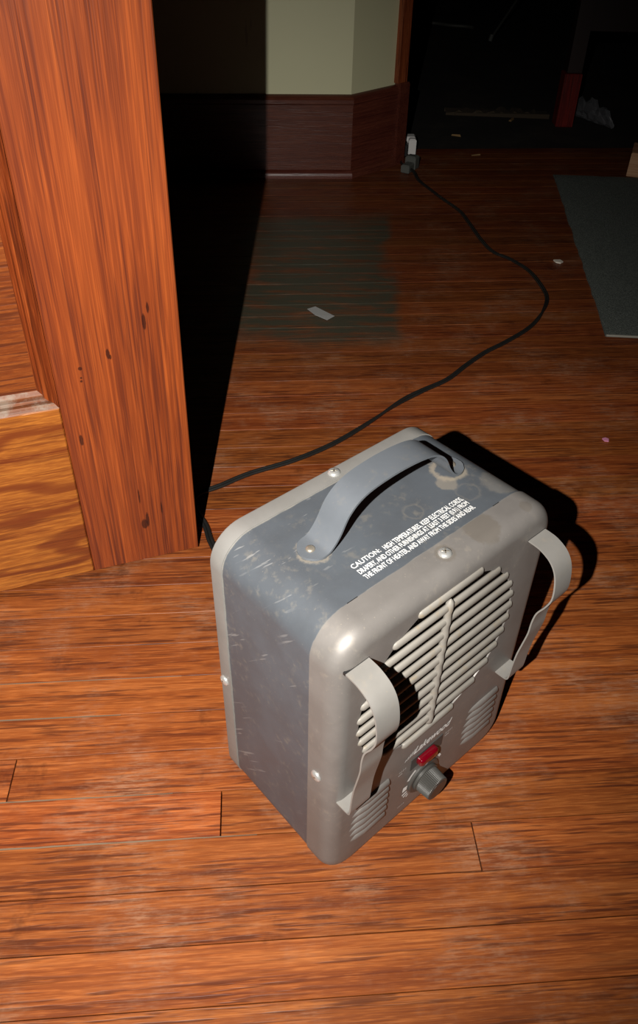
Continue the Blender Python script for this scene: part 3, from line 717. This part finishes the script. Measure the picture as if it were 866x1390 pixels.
# ---------------------------------------------------------------- dark room beyond the opening
tb = empty('work_table', (0.74, 2.655, 0.0)); tag(tb, 'dark wooden table with red-stained square legs in the unlit room', 'table')
def tbox(name, x0, x1, y0, y1, z0, z1, mat, lab=None):
    m = MB(); m.box(x0, x1, y0, y1, z0, z1, 0.002); o = m.build(name, mat, tb)
    if lab: o['label'] = lab
    return o
tbox('leg', -0.018, 0.026, -0.014, 0.03, 0.150, 0.70, M_tabledark)
tbox('foot_block', -0.024, 0.028, -0.020, 0.032, -0.0025, 0.150, M_redpost, 'red-stained foot of the left leg')
tbox('leg', 0.110, 0.160, -0.455, -0.405, 0.0622, 0.70, M_redpost, 'near leg standing on a pine block')
tbox('leg', 1.10, 1.15, -0.420, -0.370, -0.0025, 0.70, M_redpost)
tbox('leg', 1.10, 1.15, -0.02, 0.03, -0.0025, 0.70, M_redpost)
tbox('apron', 0.026, 1.10, 0.0, 0.02, 0.26, 0.70, M_tabledark)
tbox('apron', 0.15, 1.10, -0.41, -0.39, 0.55, 0.70, M_tabledark)
tbox('tabletop', -0.05, 1.20, -0.46, 0.06, 0.70, 0.73, M_tabledark)
m = MB(); m.box(-0.045, 0.085, -0.055, 0.045, 0.0, 0.0615, 0.002)
o = m.build('wood_block', M_pine); o.rotation_euler = (0, 0, R(-20)); o.location = (0.868, 2.216, 0.0004); tag(o, 'short pale pine block under the near leg of the dark table', 'block')
# crumpled clear bag
m = MB(); rr = random.Random(9); L = []
for i in range(13):
    u = i / 12; rad = 0.030 * math.sin(math.pi * min(1, u * 0.9 + 0.06)) ** 0.6 + 0.003
    L.append([(0.095 * u + 0.003 * rr.uniform(-1, 1), -0.17 * u + rad * 1.4 * math.cos(2 * math.pi * q_ / 12) * rr.uniform(0.75, 1.2), max(0.001, rad * (1 + math.sin(2 * math.pi * q_ / 12)) * rr.uniform(0.6, 1.1))) for q_ in range(12)])
m.loft(L, cap0=True, cap1=True); o = m.build('plastic_bag', M_bag); o.location = (0.795, 2.80, -0.0022); tag(o, 'crumpled clear plastic bag on the dark floor beside the red table leg', 'bag')
# lumpy strip of torn cardboard, rods and odds and ends
m = MB(); rr = random.Random(4)
top = []; n_ = 24
A = [(0.33 * i / n_, -0.02 * i / n_ + rr.uniform(-0.006, 0.006), 0.006 + rr.uniform(0, 0.012)) for i in range(n_ + 1)]
B = [(0.33 * i / n_, 0.045 - 0.02 * i / n_ + rr.uniform(-0.012, 0.012), 0.004 + rr.uniform(0, 0.014)) for i in range(n_ + 1)]
m.loft([[(x, y, 0) for x, y, z in A], A, B, [(x, y, 0) for x, y, z in B]], closed=True, cap0=True, cap1=True)
o = m.build('cardboard_strip', M_card); o.location = (0.385, 2.75, -0.0027); tag(o, 'torn brown cardboard strip on the floor of the dark room', 'cardboard')
for i, (x, y, a, lab) in enumerate(((0.424, 2.335, 12, 'small pale wood chip nearest the white plug tap'), (0.392, 2.523, -25, 'small wood chip on the dark floor in front of the cardboard strip'), (0.590, 2.700, 60, 'small wood chip beside the right end of the cardboard strip'))):
    m = MB(); m.loft([[(-0.014, -0.004, 0), (0.016, -0.003, 0), (0.012, 0.004, 0), (-0.012, 0.005, 0)], [(-0.012, -0.003, 0.004), (0.013, -0.002, 0.006), (0.010, 0.003, 0.005), (-0.010, 0.004, 0.003)]], cap0=True, cap1=True)
    o = m.build('wood_chip', M_chip); o.location = (x, y, -0.0028); o.rotation_euler = (0, 0, R(a)); tag(o, lab, 'chip', 'wood chips on the dark floor')
rod = empty('metal_rod', (0.7105, 3.92, -0.003)); tag(rod, 'thin grey metal rod leaning in the darkness of the far room', 'rod')
m = MB(); m.tube([(0, 0, 0.012), (0.10, 0.10, 0.13), (0.20, 0.20, 0.26)], 0.006, 8); m.build('shaft', M_steel, rod, smooth=60)
m = MB(); m.tube([(-0.004, -0.004, 0.0), (0.003, 0.003, 0.024)], 0.010, 8); m.build('rubber_foot', M_greyrub, rod, smooth=60)
m = MB(); rr = random.Random(2); m.tube([(0.22 * i / 14, -0.09 * (i / 14) ** 2 + 0.012 * math.sin(i * .6), 0.008) for i in range(15)], [0.008] * 15, 8)
o = m.build('bent_stick', M_steel, None, smooth=60); o.location = (0.448, 4.25, -0.0025); tag(o, 'bent grey stick lying at the back of the dark room', 'stick')
m = MB(); m.box(-0.025, 0.025, -0.012, 0.012, 0.0, 0.16, 0.004)
o = m.build('bracket', M_offwhite); o.location = (1.07, 3.86, -0.0028); o.rotation_euler = (0, 0, R(12)); tag(o, 'small pale upright bracket far back near the table leg', 'bracket')
